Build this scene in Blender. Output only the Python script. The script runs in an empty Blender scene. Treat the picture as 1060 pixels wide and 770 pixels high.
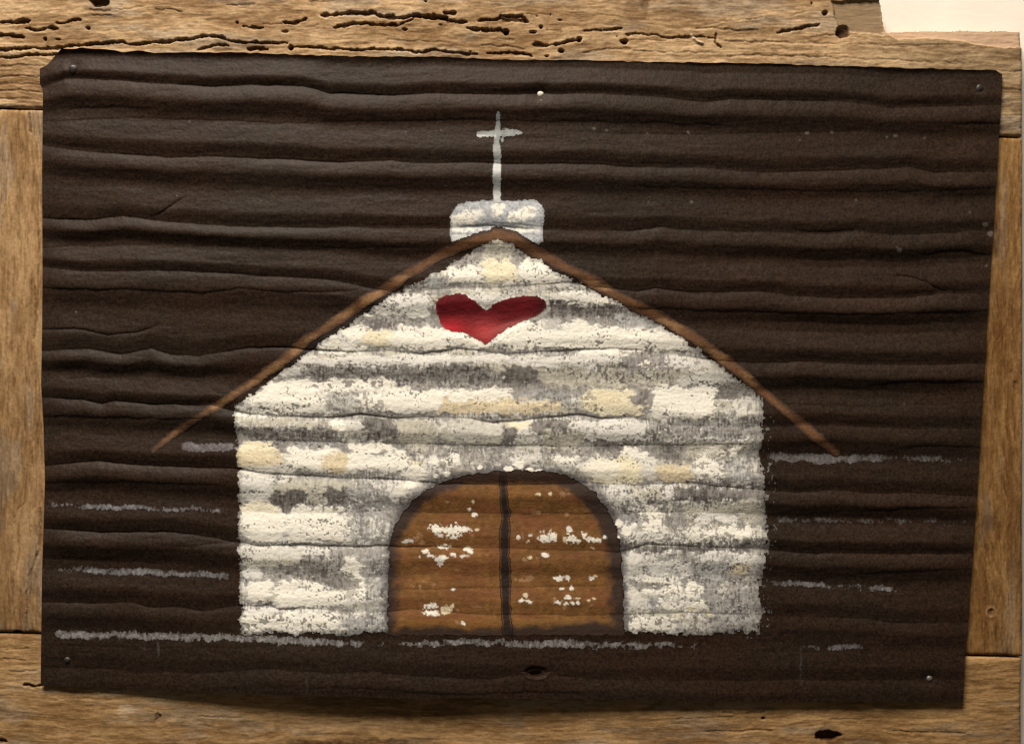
import bpy, math
import numpy as np

# ---------------------------------------------------------------- basics
K = 0.001            # one unit of the drawing grid is a millimetre
D = 1.18             # camera distance from the sheet
sc = bpy.context.scene
COL = sc.collection

def lin(c):
    c = np.asarray(c, float) / 255.0
    return np.where(c <= 0.04045, c / 12.92, ((c + 0.055) / 1.055) ** 2.4)

GAIN = np.array([0.80, 0.86, 0.98])
def A(r, g, b):
    return np.clip(lin((r, g, b)) * GAIN, 0, 0.86)

_TAB = {}
def vn(x, y, s=0):
    if s not in _TAB:
        _TAB[s] = np.random.RandomState(s + 7).rand(512 * 512).astype(np.float32)
    T = _TAB[s]
    x = np.asarray(x, np.float32); y = np.asarray(y, np.float32)
    if x.shape != y.shape: x, y = np.broadcast_arrays(x, y)
    ix = np.floor(x); iy = np.floor(y); fx = x - ix; fy = y - iy
    ix = ix.astype(np.int32); iy = iy.astype(np.int32)
    fx = fx * fx * (3 - 2 * fx); fy = fy * fy * (3 - 2 * fy)
    x0 = ix & 511; x1 = (ix + 1) & 511; y0 = (iy & 511) << 9; y1 = ((iy + 1) & 511) << 9
    a = T[y0 + x0]; b = T[y0 + x1]; c = T[y1 + x0]; d = T[y1 + x1]
    t = a + (b - a) * fx
    return t + (c + (d - c) * fx - t) * fy

def fbm(x, y, s=0, o=4, g=0.5):
    t = 0; w = 1; tot = 0
    for k in range(o):
        t = t + w * vn(x * 2 ** k + 17.3 * k, y * 2 ** k + 9.1 * k, s + k * 31)
        tot += w; w *= g
    return t / tot          # 0..1, mean .5

def sstep(a, b, x):
    t = np.clip((x - a) / (b - a), 0, 1)
    return t * t * (3 - 2 * t)

def interp(pts, x):
    p = np.array(pts, float)
    return np.interp(x, p[:, 0], p[:, 1])

def poly_sdf(U, V, pts):
    p = np.array(pts, float); n = len(p)
    d = np.full(U.shape, 1e9); inside = np.zeros(U.shape, bool)
    for i in range(n):
        ax, ay = p[i]; bx, by = p[(i + 1) % n]
        ex, ey = bx - ax, by - ay
        wx, wy = U - ax, V - ay
        t = np.clip((wx * ex + wy * ey) / (ex * ex + ey * ey + 1e-9), 0, 1)
        d = np.minimum(d, (wx - ex * t) ** 2 + (wy - ey * t) ** 2)
        c = ((ay > V) != (by > V)) & (U < ex * (V - ay) / (ey if abs(ey) > 1e-9 else 1e-9) + ax)
        inside ^= c
    d = np.sqrt(d)
    return np.where(inside, -d, d)

def line_dist(U, V, pts):
    """distance to a polyline and the fraction along it"""
    p = np.array(pts, float)
    seg = np.hypot(*(p[1:] - p[:-1]).T); tot = seg.sum(); acc = 0
    d = np.full(U.shape, 1e9); f = np.zeros(U.shape)
    for i in range(len(p) - 1):
        ax, ay = p[i]; bx, by = p[i + 1]; ex, ey = bx - ax, by - ay
        wx, wy = U - ax, V - ay
        t = np.clip((wx * ex + wy * ey) / (ex * ex + ey * ey + 1e-9), 0, 1)
        dd = np.hypot(wx - ex * t, wy - ey * t)
        m = dd < d
        d = np.where(m, dd, d); f = np.where(m, (acc + t * seg[i]) / tot, f)
        acc += seg[i]
    return d, f

# ---------------------------------------------------------------- mesh from a grid
def grid_mesh(name, U, V, Hh, C, keep, y_front, mat, parent, skirt=0.0, persp=False, rough=None):
    """U, V in millimetres on the picture plane, Hh relief towards the viewer (mm), C colours (n,m,3)."""
    n, m = U.shape
    yy = y_front - Hh * K
    k = (D + yy) / D if persp else 1.0
    X = (U - 530) * K * k; Z = (385 - V) * K * k
    used = np.zeros((n, m), bool)
    used[:-1, :-1] |= keep; used[1:, :-1] |= keep; used[:-1, 1:] |= keep; used[1:, 1:] |= keep
    idx = np.full((n, m), -1, np.int64); cnt = int(used.sum()); idx[used] = np.arange(cnt)
    co = np.stack([X[used], yy[used], Z[used]], 1); cc = C[used]
    i, j = np.nonzero(keep)
    quads = np.stack([idx[i, j], idx[i + 1, j], idx[i + 1, j + 1], idx[i, j + 1]], 1)
    if skirt > 0:
        kp = np.zeros((n + 1, m + 1), bool); kp[1:n, 1:m] = keep
        e = []
        a, b = np.nonzero(kp[:-1, 1:-1] != kp[1:, 1:-1])      # horizontal edges: vertex row a, cols b,b+1
        up = kp[a + 1, b + 1]
        e.append(np.where(up[:, None], np.stack([idx[a, b + 1], idx[a, b]], 1), np.stack([idx[a, b], idx[a, b + 1]], 1)))
        a, b = np.nonzero(kp[1:-1, :-1] != kp[1:-1, 1:])      # vertical edges: vertex col b, rows a,a+1
        rt = kp[a + 1, b + 1]
        e.append(np.where(rt[:, None], np.stack([idx[a, b], idx[a + 1, b]], 1), np.stack([idx[a + 1, b], idx[a, b]], 1)))
        e = np.concatenate(e)
        f0 = co[e[:, 0]].copy(); f1 = co[e[:, 1]].copy(); b0 = f0.copy(); b1 = f1.copy()
        if skirt > 0.01:
            b0[:, 1] = y_front + skirt; b1[:, 1] = y_front + skirt
        else:
            b0[:, 1] += skirt; b1[:, 1] += skirt
        base = len(co); q = len(e)
        co = np.concatenate([co, f0, f1, b1, b0]); cc = np.concatenate([cc, cc[e[:, 0]], cc[e[:, 1]], cc[e[:, 1]], cc[e[:, 0]]])
        r = np.arange(q)
        quads = np.concatenate([quads, np.stack([base + r, base + q + r, base + 2 * q + r, base + 3 * q + r], 1)])
    me = bpy.data.meshes.new(name)
    me.vertices.add(len(co)); me.vertices.foreach_set('co', co.astype(np.float32).ravel())
    nf = len(quads)
    me.loops.add(nf * 4); me.loops.foreach_set('vertex_index', quads.astype(np.int32).ravel())
    me.polygons.add(nf); me.polygons.foreach_set('loop_start', np.arange(0, nf * 4, 4, dtype=np.int32))
    me.polygons.foreach_set('loop_total', np.full(nf, 4, np.int32))
    me.update(calc_edges=True)
    me.polygons.foreach_set('use_smooth', np.ones(nf, bool))
    at = me.color_attributes.new('pigment', 'FLOAT_COLOR', 'POINT')
    rgba = np.ones((len(co), 4), np.float32); rgba[:, :3] = np.clip(cc, 0, 1)
    at.data.foreach_set('color', rgba.ravel())
    me.materials.append(mat)
    o = bpy.data.objects.new(name, me); COL.objects.link(o); o.parent = parent
    return o

# ---------------------------------------------------------------- materials
def pigment_mat(name, rough, spec, nscale, namp, bump_scale, bump, stretch=(1, 1, 1), sheen=0.0):
    m = bpy.data.materials.new(name); m.use_nodes = True
    nt = m.node_tree; N = nt.nodes; L = nt.links
    b = N['Principled BSDF']
    b.inputs['Roughness'].default_value = rough
    b.inputs['Specular IOR Level'].default_value = spec
    at = N.new('ShaderNodeAttribute'); at.attribute_name = 'pigment'
    tc = N.new('ShaderNodeTexCoord'); mp = N.new('ShaderNodeMapping'); mp.inputs['Scale'].default_value = stretch
    L.new(tc.outputs['Object'], mp.inputs['Vector'])
    nz = N.new('ShaderNodeTexNoise'); nz.inputs['Scale'].default_value = nscale
    nz.inputs['Detail'].default_value = 3; nz.inputs['Roughness'].default_value = .7
    L.new(mp.outputs[0], nz.inputs['Vector'])
    mr = N.new('ShaderNodeMapRange'); mr.inputs['From Min'].default_value = .25; mr.inputs['From Max'].default_value = .75
    mr.inputs['To Min'].default_value = 1 - namp; mr.inputs['To Max'].default_value = 1 + namp
    L.new(nz.outputs['Fac'], mr.inputs['Value'])
    mx = N.new('ShaderNodeVectorMath'); mx.operation = 'SCALE'
    L.new(at.outputs['Color'], mx.inputs[0]); L.new(mr.outputs[0], mx.inputs['Scale'])
    L.new(mx.outputs[0], b.inputs['Base Color'])
    n2 = N.new('ShaderNodeTexNoise'); n2.inputs['Scale'].default_value = bump_scale; n2.inputs['Detail'].default_value = 4
    L.new(mp.outputs[0], n2.inputs['Vector'])
    bp = N.new('ShaderNodeBump'); bp.inputs['Strength'].default_value = bump; bp.inputs['Distance'].default_value = .001
    L.new(n2.outputs['Fac'], bp.inputs['Height']); L.new(bp.outputs[0], b.inputs['Normal'])
    return m

M_sheet = pigment_mat('tar_coated_metal', .52, .10, 620, .34, 520, .22)
M_paint = pigment_mat('matt_paint', .8, .15, 500, .05, 420, .35)
M_dpaint = pigment_mat('door_paint', .7, .2, 600, .16, 450, .4)
M_wood_h = pigment_mat('weathered_wood_level', .85, .12, 260, .10, 300, .55, (.16, 1, 1))
M_wood_v = pigment_mat('weathered_wood_upright', .85, .12, 260, .12, 300, .5, (1, 1, .16))

def tag(o, label, cat=None, group=None, kind=None):
    o['label'] = label
    if cat: o['category'] = cat
    if group: o['group'] = group
    if kind: o['kind'] = kind

root = bpy.data.objects.new('framed_painting', None); COL.objects.link(root)
root.location = (0, 0, 0)
tag(root, 'white church painted on dark rippled metal, framed in rough wood boards on a cream wall', 'painting')

# ================================================================ THE SHEET
NC, NR = 1380, 920
s = np.linspace(0, 1, NC)[None, :]; t = np.linspace(0, 1, NR)[:, None]
top = [(41,72),(49.5,66.5),(55.7,60),(63.5,51),(73.6,50.5),(84,50),(110,51),(128,54),(142,52.5),(160,55),(200,54),(260,55),(360,58.5),(400,58.5),(450,59),(520,62),(600,62.5),(660,64),(730,65),(790,66),(850,68),(920,70),(1000,72),(1031,73),(1037,77)]
bot = [(42,709),(100,711),(150,713),(200,715),(260,718),(330,720),(390,722),(440,723),(480,722),(600,723),(700,725),(800,726),(900,725.5),(997,726.5)]
lef = [(60,41),(72,41),(87,41.3),(93,44.5),(180,43.5),(280,44),(340,43.5),(400,42.5),(440,45),(500,46.5),(560,44.5),(600,43.3),(712,42)]
rig = [(70,1036),(77,1037.5),(110,1036),(140,1034),(200,1030.5),(240,1028),(290,1024.5),(330,1022),(380,1019),(420,1016.5),(470,1014),(520,1011),(560,1007.5),(620,1003.5),(670,999.5),(730,996.5)]
u0 = 41 + (1037 - 41) * s; ub = 42 + (997 - 42) * s
T0 = interp(top, u0) + (vn(u0 / 7, 0, 3) - .5) * 1.2; B0 = interp(bot, ub) + (vn(ub / 9, 0, 4) - .5) * 1.0
V = T0 + (B0 - T0) * t
Ld = interp(lef, V); Rd = interp(rig, V)
U = Ld + (Rd - Ld) * s + 0 * V

# main corrugation creases across the sheet
MAJ = [
 [(40,36),(300,38),(700,42),(1040,52)],
 [(40,92),(67,82),(114,83),(169,87),(221,90),(260,88),(312,90),(340,97),(405,99),(442,97),(520,97.5),(598,97),(676,100),(728,106),(754,103),(790,104),(868,105),(920,112),(972,110),(1040,109)],
 [(40,150),(78,156),(114,159),(169,163),(221,162),(260,164),(351,168),(403,166),(429,169),(481,168),(530,169.5),(611,170),(655,173),(728,174),(790,179),(868,177),(946,173),(972,179),(1040,178)],
 [(40,226),(91,228),(125,224),(151,227),(200,232),(260,235),(400,236),(520,237),(655,239),(689,235),(728,239),(790,240),(863,243),(894,239),(930,243),(972,242),(1040,238)],
 [(40,276),(86,281),(130,281),(177,280),(234,283),(260,285),(338,289),(364,294),(395,300),(416,303),(468,299),(530,297),(593,293),(640,299),(665,302),(686,298),(728,303),(790,302),(842,307),(894,309),(956,308),(985,304),(1040,304)],
 [(40,363),(91,361),(125,367),(156,360),(177,367),(208,368),(260,360),(299,360),(364,365),(405,363),(442,367),(481,361),(530,367),(572,364),(645,361),(712,367),(741,372),(790,376),(842,374),(894,377),(933,378),(1040,377)],
 [(40,411),(86,414),(104,418),(119,415),(156,418),(218,419),(260,429),(343,433),(377,429),(411,433),(447,431),(494,433),(520,438),(608,429),(634,434),(665,432),(707,440),(790,442),(868,440),(972,444),(1040,444)],
 [(40,482),(70,479),(99,476),(130,481),(195,484),(241,484),(276,490),(338,494),(416,497),(465,501),(540,502),(613,500),(663,502),(728,500),(790,506),(842,510),(881,507),(930,511),(972,510),(1040,514)],
 [(40,547),(104,551),(169,550),(203,553),(241,560),(276,565),(312,564),(364,566),(403,565),(520,567),(637,570),(655,572),(686,564),(790,567),(868,573),(1040,573)],
 [(40,623),(104,624),(140,623),(156,628),(187,628),(213,632),(247,627),(286,627),(296,631),(333,630),(364,632),(398,634),(440,630),(520,636),(572,636),(632,637),(730,634),(842,638),(899,639),(930,640),(956,645),(1040,644)],
 [(40,690),(104,691),(143,695),(208,697),(286,692),(351,697),(390,694),(442,699),(520,703),(572,697),(611,700),(663,704),(790,704),(1040,703)],
 [(40,760),(1040,775)],
]
jit = lambda x, k: (fbm(x / 16, 0 * x + k * 3.3, 50 + k, 3) - .5) * 2.2
ML = [interp(p, U[0]) + jit(U[0], i) for i, p in enumerate(MAJ)]      # per column (U varies little down a column)
ML = np.array(ML)
ph = np.zeros_like(U); dM = np.full_like(U, 1e9); bandi = np.zeros(U.shape, int)
for i in range(len(MAJ) - 1):
    a = ML[i][None, :]; b = ML[i + 1][None, :]
    m = (V >= a) & (V < b)
    ph = np.where(m, (V - a) / (b - a), ph); bandi = np.where(m, i, bandi)
# slope table: positive faces up
pp = np.linspace(0, 1, 400)
def slope_profile(deep, mid):
    return np.interp(pp, [0, .05, .13, .19, .25, .38, .47, .56, .77, .84, .94, 1], [.17, .22, .14, -.05, -deep, -deep, -.06, mid, mid * .9, -.28, -.42, .05])
Hs = []
for i in range(len(MAJ) - 1):
    r = np.random.RandomState(10 + i)
    sp = slope_profile(.42 + .14 * r.rand(), .12 + .08 * r.rand()); sp = sp - sp.mean()
    Hs.append(np.cumsum(sp) / 400)
per = 66.0
H = np.zeros_like(U)
for i in range(len(MAJ) - 1):
    m = bandi == i
    H[m] = np.interp(ph[m], pp, Hs[i]) * per
cor = H.copy()                                      # corrugation, used to let dry brush catch the ridges
amp = (.42 + 1.15 * fbm(U / 300, V / 70, 5, 2)) * (1 - .6 * sstep(610, 670, V))
calm = sstep(215, 290, U) * (1 - sstep(745, 830, U)) * sstep(255, 330, V + np.abs(U - 515) * -.25) * (1 - sstep(640, 680, V))
H = H * amp * (1 - .42 * calm)

def groove(d, a, up=1.5, dn=6.5):
    return np.where(d < 0, -a * np.exp(np.clip(d, -60, 0) / up), -a * np.exp(-np.clip(d, 0, 60) / dn))

gro = np.zeros_like(U)          # how far inside a crease (keeps paint out)
for i in range(1, len(MAJ) - 1):
    d = V - ML[i][None, :]
    st = .45 + 1.5 * np.clip(fbm(U / 75, 0 * U + i * 5, 80 + i, 2) - .12, 0, 1)
    if i == 3: st = st * interp([(40,1),(160,1),(220,.25),(620,.3),(660,.8),(1040,.7)], U)
    if i == 10: st = st * .55
    if i == 6: st = st * interp([(40,1.2),(700,1.1),(800,.5),(1040,.35)], U)
    st = st * interp([(40,1),(420,.9),(560,.7),(1040,.55)], U) * (.62 if i > 8 else 1)
    H += groove(d, 1.25 * st, 1.0, 4.2)
    gro = np.maximum(gro, np.exp(-((d + .6) / 1.7) ** 2) * st)
MIN = [
 ([(44,298),(100,301),(145,300),(208,304),(247,299),(300,303),(338,302),(372,300)], .9),
 ([(150,227),(165,222),(176,214),(187,206),(200,202)], 1.3),
 ([(44,341),(86,341),(112,347),(145,343),(158,339),(170,334)], 1.5),
 ([(44,431),(130,433),(230,434)], .8),
 ([(47,500),(130,499),(241,502)], .5),
 ([(170,565),(205,564),(241,560)], .6),
 ([(977,130),(1005,128),(1033,129)], .9),
 ([(815,234),(830,240),(868,240),(894,237)], .8),
 ([(946,265),(970,262),(993,260),(1026,264)], .9),
 ([(915,286),(930,286),(946,287),(958,291),(966,296),(982,303)], 1.4),
 ([(894,399),(946,396),(1016,396)], .9),
 ([(926,465),(946,462),(1012,463)], .7),
 ([(880,531),(930,527),(1009,525)], .7),
 ([(880,594),(933,593),(998,589)], .6),
 ([(640,318),(720,322),(900,326),(1021,322)], .6),
 ([(44,126),(150,122),(300,128),(480,124),(760,130)], .45),
 ([(300,712),(380,713),(470,719),(520,717),(620,716)], .5),
 ([(600,137),(700,140),(900,136)], .4),
 ([(60,118),(80,113),(110,111),(160,113)], .5),
 ([(640,193),(760,196),(900,199),(1029,196)], .4),
 ([(44,256),(150,252),(320,258),(440,256)], .4),
 ([(60,392),(140,388),(220,392)], .35),
 ([(800,418),(900,421),(1010,417)], .4),
 ([(44,667),(200,671),(330,668)], .3),
 ([(470,236),(510,233),(560,238)], .9),
 ([(246,455),(340,458),(470,461),(600,462),(780,460)], .5),
 ([(250,529),(340,531),(410,528)], .35),
 ([(640,530),(790,531)], .4),
 ([(406,610),(520,608),(640,606)], .45),
 ([(405,530),(520,531),(640,532)], .45),
]
for k, (p, a) in enumerate(MIN):
    x0, x1 = p[0][0], p[-1][0]
    y = interp(p, U) + (fbm(U / 13, 0 * U + k, 200 + k, 3) - .5) * 2.6
    fade = sstep(x0 - 2, x0 + 22, U) * (1 - sstep(x1 - 26, x1 + 4, U))
    if x0 < 50: fade = 1 - sstep(x1 - 26, x1 + 4, U)
    if x1 > 990: fade = sstep(x0 - 2, x0 + 26, U)
    d = V - y
    H += groove(d, 1.15 * a, 1.1, 4.5) * fade
    gro = np.maximum(gro, np.exp(-((d + .5) / 1.4) ** 2) * a * fade * .8)
# crumpled skin of the coating
H += (fbm(U / 60, V / 9, 7, 4) - .5) * .85
H += (fbm(U / 14, V / 5, 9, 3) - .5) * .38
H += (fbm(U / 2.6, V / 2.2, 11, 2) - .5) * .22
# dents round the nails, torn hole at the bottom edge
NAILS = [(76,72,4.8,0,'dark nail head in the cut corner of the sheet'), (1014,92,4.2,0,'dull nail head near the square top corner'), (962,702,3.2,1,'bare bright nail head near the bottom edge'),
         (70,683,3.6,0,'painted over nail head beside the chalky ground line'), (559.5,98,3.3,2,'pale nail head above the cross')]
for (x, y, r, k, l) in NAILS:
    rr = np.hypot(U - x, V - y)
    H += -1.6 * np.exp(-(rr / 9) ** 2)
hx = np.hypot((U - 555) / 10.5, (V - 696) / 5.5)
H += -5 * np.exp(-hx ** 4) + 1.3 * np.exp(-((hx - 1.15) / .28) ** 2) * (V > 696)
H -= H.min() + 0
H = np.clip(H - 3, 0, None) * .95
# the loose bottom edge bows off the frame
bow = interp([(40,0),(110,0),(160,3.5),(220,8),(290,13),(380,14.5),(480,12),(600,8),(700,5),(820,2.5),(1000,1.5)], U) * sstep(520, 735, V) ** 1.3
edge = sstep(0, 1, 1 - np.minimum(np.minimum(U - Ld, Rd - U) / 26, 1)) * .35
Hsheet = 1.2 + H * (1 - edge) + bow

# ---- bare sheet colour
base = np.ones(U.shape + (3,)) * A(44, 31, 21)
n1 = fbm(U / 130, V / 22, 21, 4)[..., None]; n2 = fbm(U / 90, V / 40, 22, 3)[..., None]
base = base * (.80 + .40 * n1)
base = base * (1 + (n2 - .5) * np.array([.30, 0, -.12]))
sp = vn(U / 1.4, V / 1.4, 23) + .5 * vn(U / 2.4, V / 2.4, 24) - .75
base = base * (1 + .85 * sp[..., None])
# little flecks of pale paint
rs = np.random.RandomState(4)
spots = [(79,323,1.7),(487,389,0)] + [(183,203,1.4),(215,303,1.1),(453,127,1.2),(456,126,.9),(456.5,135,1.2),(615,133,1.8),(628,135,1.8),(670,138,1.4),(712,137,2.),(714,139,1.2),(835,138,2.6),(828,145,1.3),(861,137,2.),(918,142,1.4),(927,141,2.2),(957,143,1.4),(420,137,1.3),(716,209,2),(671,209,1.2),(886,207,1.6),(1004,220,1.5),(1020,232,3),(1025,242,3.4),(931,259,3.),(929,256,1.3),(1021,275,1.4),(936,418,1.4),(270,208,1),(253,200,1),(196,126,1.4),(219,198,.9),(560,104,1.5)]
spots += [(rs.uniform(60, 1000), rs.choice([131,137,199,264,328,390]) + rs.uniform(-4, 4), rs.uniform(.5, 1.1)) for _ in range(22)]
def stamp(C, x, y, rx, ry, col, op, seed=0, rag=.5):
    """soft ragged spot painted into an array"""
    jx = int((x - 43) / 994 * NC); iy = int((y - 60) / 662 * NR)
    wx = int((rx + 12) * 1.5 + 45); wy = int((ry + 10) * 1.5 + 30)
    sl = (slice(max(0, iy - wy), min(NR, iy + wy)), slice(max(0, jx - wx), min(NC, jx + wx)))
    u = U[sl]; v = V[sl]
    if u.size == 0: return
    d = np.hypot((u - x) / rx, (v - y) / ry) + (fbm(u / 2.3, v / 2.3, 300 + seed, 2) - .5) * 2 * rag
    a = np.clip((1.12 - d) * min(rx, ry) * .9, 0, 1)[..., None] * op
    C[sl] = C[sl] * (1 - a) + col * a
for k, (x, y, r) in enumerate(spots):
    if r > 0: stamp(base, x, y, r, r * .9, A(120, 110, 96), .42, k, .35)
# faint vertical drips under the painting
for k, (x, y0, y1, o) in enumerate([(163,664,682,.25),(150,668,676,.1),(829,668,712,.12),(318,700,720,.1)]):
    d = np.abs(U - x + (vn(V / 5, 0 * V, 30 + k) - .5) * 2)
    a = np.clip(1.6 - d, 0, 1) * sstep(y0 - 3, y0 + 3, V) * (1 - sstep(y1 - 8, y1, V)) * o * vn(U / 1.5, V / 3, 35)
    base = base * (1 - a[..., None]) + A(150, 145, 140) * a[..., None]

keep_cells = lambda m: m[:-1, :-1] & m[1:, :-1] & m[:-1, 1:] & m[1:, 1:]
hole = (np.hypot((U - 554.5) / 6.5, (V - 695.5) / 2.4) + (vn(U / 2, V / 2, 41) - .5) * .5) > 1
sheet = grid_mesh('metal_sheet', U, V, Hsheet, base, keep_cells(hole), 0.0, M_sheet, root, skirt=.0014, persp=True)
sheet['label'] = 'dark brown rippled sheet with a clipped corner and a loose bottom edge'

# ================================================================ THE PAINTING
W = A(247, 236, 211); Cc = A(240, 224, 184); Tt = A(224, 203, 162); G = A(196, 186, 162); P = A(226, 217, 198)
Mg = A(164, 156, 142); Dg = A(124, 116, 105); Bw = A(226, 216, 194); DK = A(66, 58, 54)
LT = A(172, 166, 154)

rid = np.clip((cor - np.percentile(cor, 12)) / (np.percentile(cor, 92) - np.percentile(cor, 12)), 0, 1)   # 0 valley 1 ridge
strk = .65 * fbm(U / 1.5, V / 5.5, 61, 2) + .35 * fbm(U / 4.0, V / 3.0, 62, 2)
strk = np.clip((strk - .5) * 1.0 + .5, 0, 1)        # upright bristle marks
blob = fbm(U / 22, V / 8, 63, 4)
wx = (fbm(U / 16, V / 7, 64, 4, .6) - .5) * 34; wy = (fbm(U / 13 + 50, V / 9, 65, 4, .6) - .5) * 15

wall_poly = [(515,246),(545,262),(600,293),(640,312),(682,336),(710,352),(744,376),(765,392),(792,412),(793,440),(790,470),(794,500),(796,540),(795,575),(790,600),(791,640),(786,656),(700,656),(648,655),(400,656),(249,656),(248,600),(246,560),(246,500),(243,450),(241,420),(262,405),(292,384),(324,360),(360,336),(400,306),(440,288),(480,264)]
sdw = poly_sdf(U, V, wall_poly)
door_poly = [(401,660),(401,600),(402,566),(408,545),(417,528),(431,513),(450,501),(478,492),(512,487),(545,486),(575,488),(595,494),(613,506),(628,524),(638,545),(643,566),(645,600),(646,625),(647,660)]
sdd = poly_sdf(U, V, door_poly)

# base wash
Cw = np.ones(U.shape + (3,)) * Mg
k1 = sstep(.34, .56, strk * .35 + blob * .55 + (rid - .5) * .30)[..., None]
Cw = Cw * (1 - k1) + LT * k1
k2 = sstep(.38, .47, strk * .28 + blob * .54 + (rid - .5) * .34 + .02)[..., None]
tint = fbm(U / 40, V / 14, 66, 3)[..., None]
lightc = G * sstep(.5, .35, tint) + P * (1 - sstep(.5, .35, tint))
Cw = Cw * (1 - k2) + lightc * k2
k3 = sstep(.535, .58, 1 - strk + (.5 - rid) * .12)[..., None]
Cw = Cw * (1 - k3 * .5) + Dg * .85 * k3 * .5

cob = fbm(U / 6.5, V / 4.2, 67, 4, .6)
def patch(C, x0, y0, x1, y1, col, op=1.0, warp=1.0, seed=0, soft=2.6):
    cx, cy = (x0 + x1) / 2, (y0 + y1) / 2
    jx0 = int((x0 - 100 - 43) / 994 * NC); jx1 = int((x1 + 100 - 43) / 994 * NC)
    iy0 = int((y0 - 45 - 60) / 662 * NR); iy1 = int((y1 + 45 - 60) / 662 * NR)
    sl = (slice(max(0, iy0), max(0, iy1)), slice(max(0, jx0), max(0, jx1)))
    u = U[sl] + wx[sl] * warp * .42 - cx; v = V[sl] + wy[sl] * warp * .42 - cy
    hx_, hy_ = (x1 - x0) / 2, (y1 - y0) / 2; r = min(hx_, hy_) * .75
    qx = np.abs(u) - hx_ + r; qy = np.abs(v) - hy_ + r
    d = np.hypot(np.maximum(qx, 0), np.maximum(qy, 0)) + np.minimum(np.maximum(qx, qy), 0) - r
    d = d + (strk[sl] - .5) * 5 * warp + (cob[sl] - .5) * 14 * warp
    lum = float(np.mean(col)); lw = np.clip((.62 - lum) * 2.2, 0, 1)
    # paint skips the crease
    d = d + gro[sl] * 3.2
    a = (1 - sstep(-soft, soft * .5, d))[..., None] * op
    tone = 1 + .14 * (fbm(U[sl] / 9, V[sl] / 4, 400 + seed, 3) - .5)[..., None] + lw * 1.5 * (strk[sl] - .5)[..., None]
    C[sl] = C[sl] * (1 - a) + col * tone * a

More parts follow.
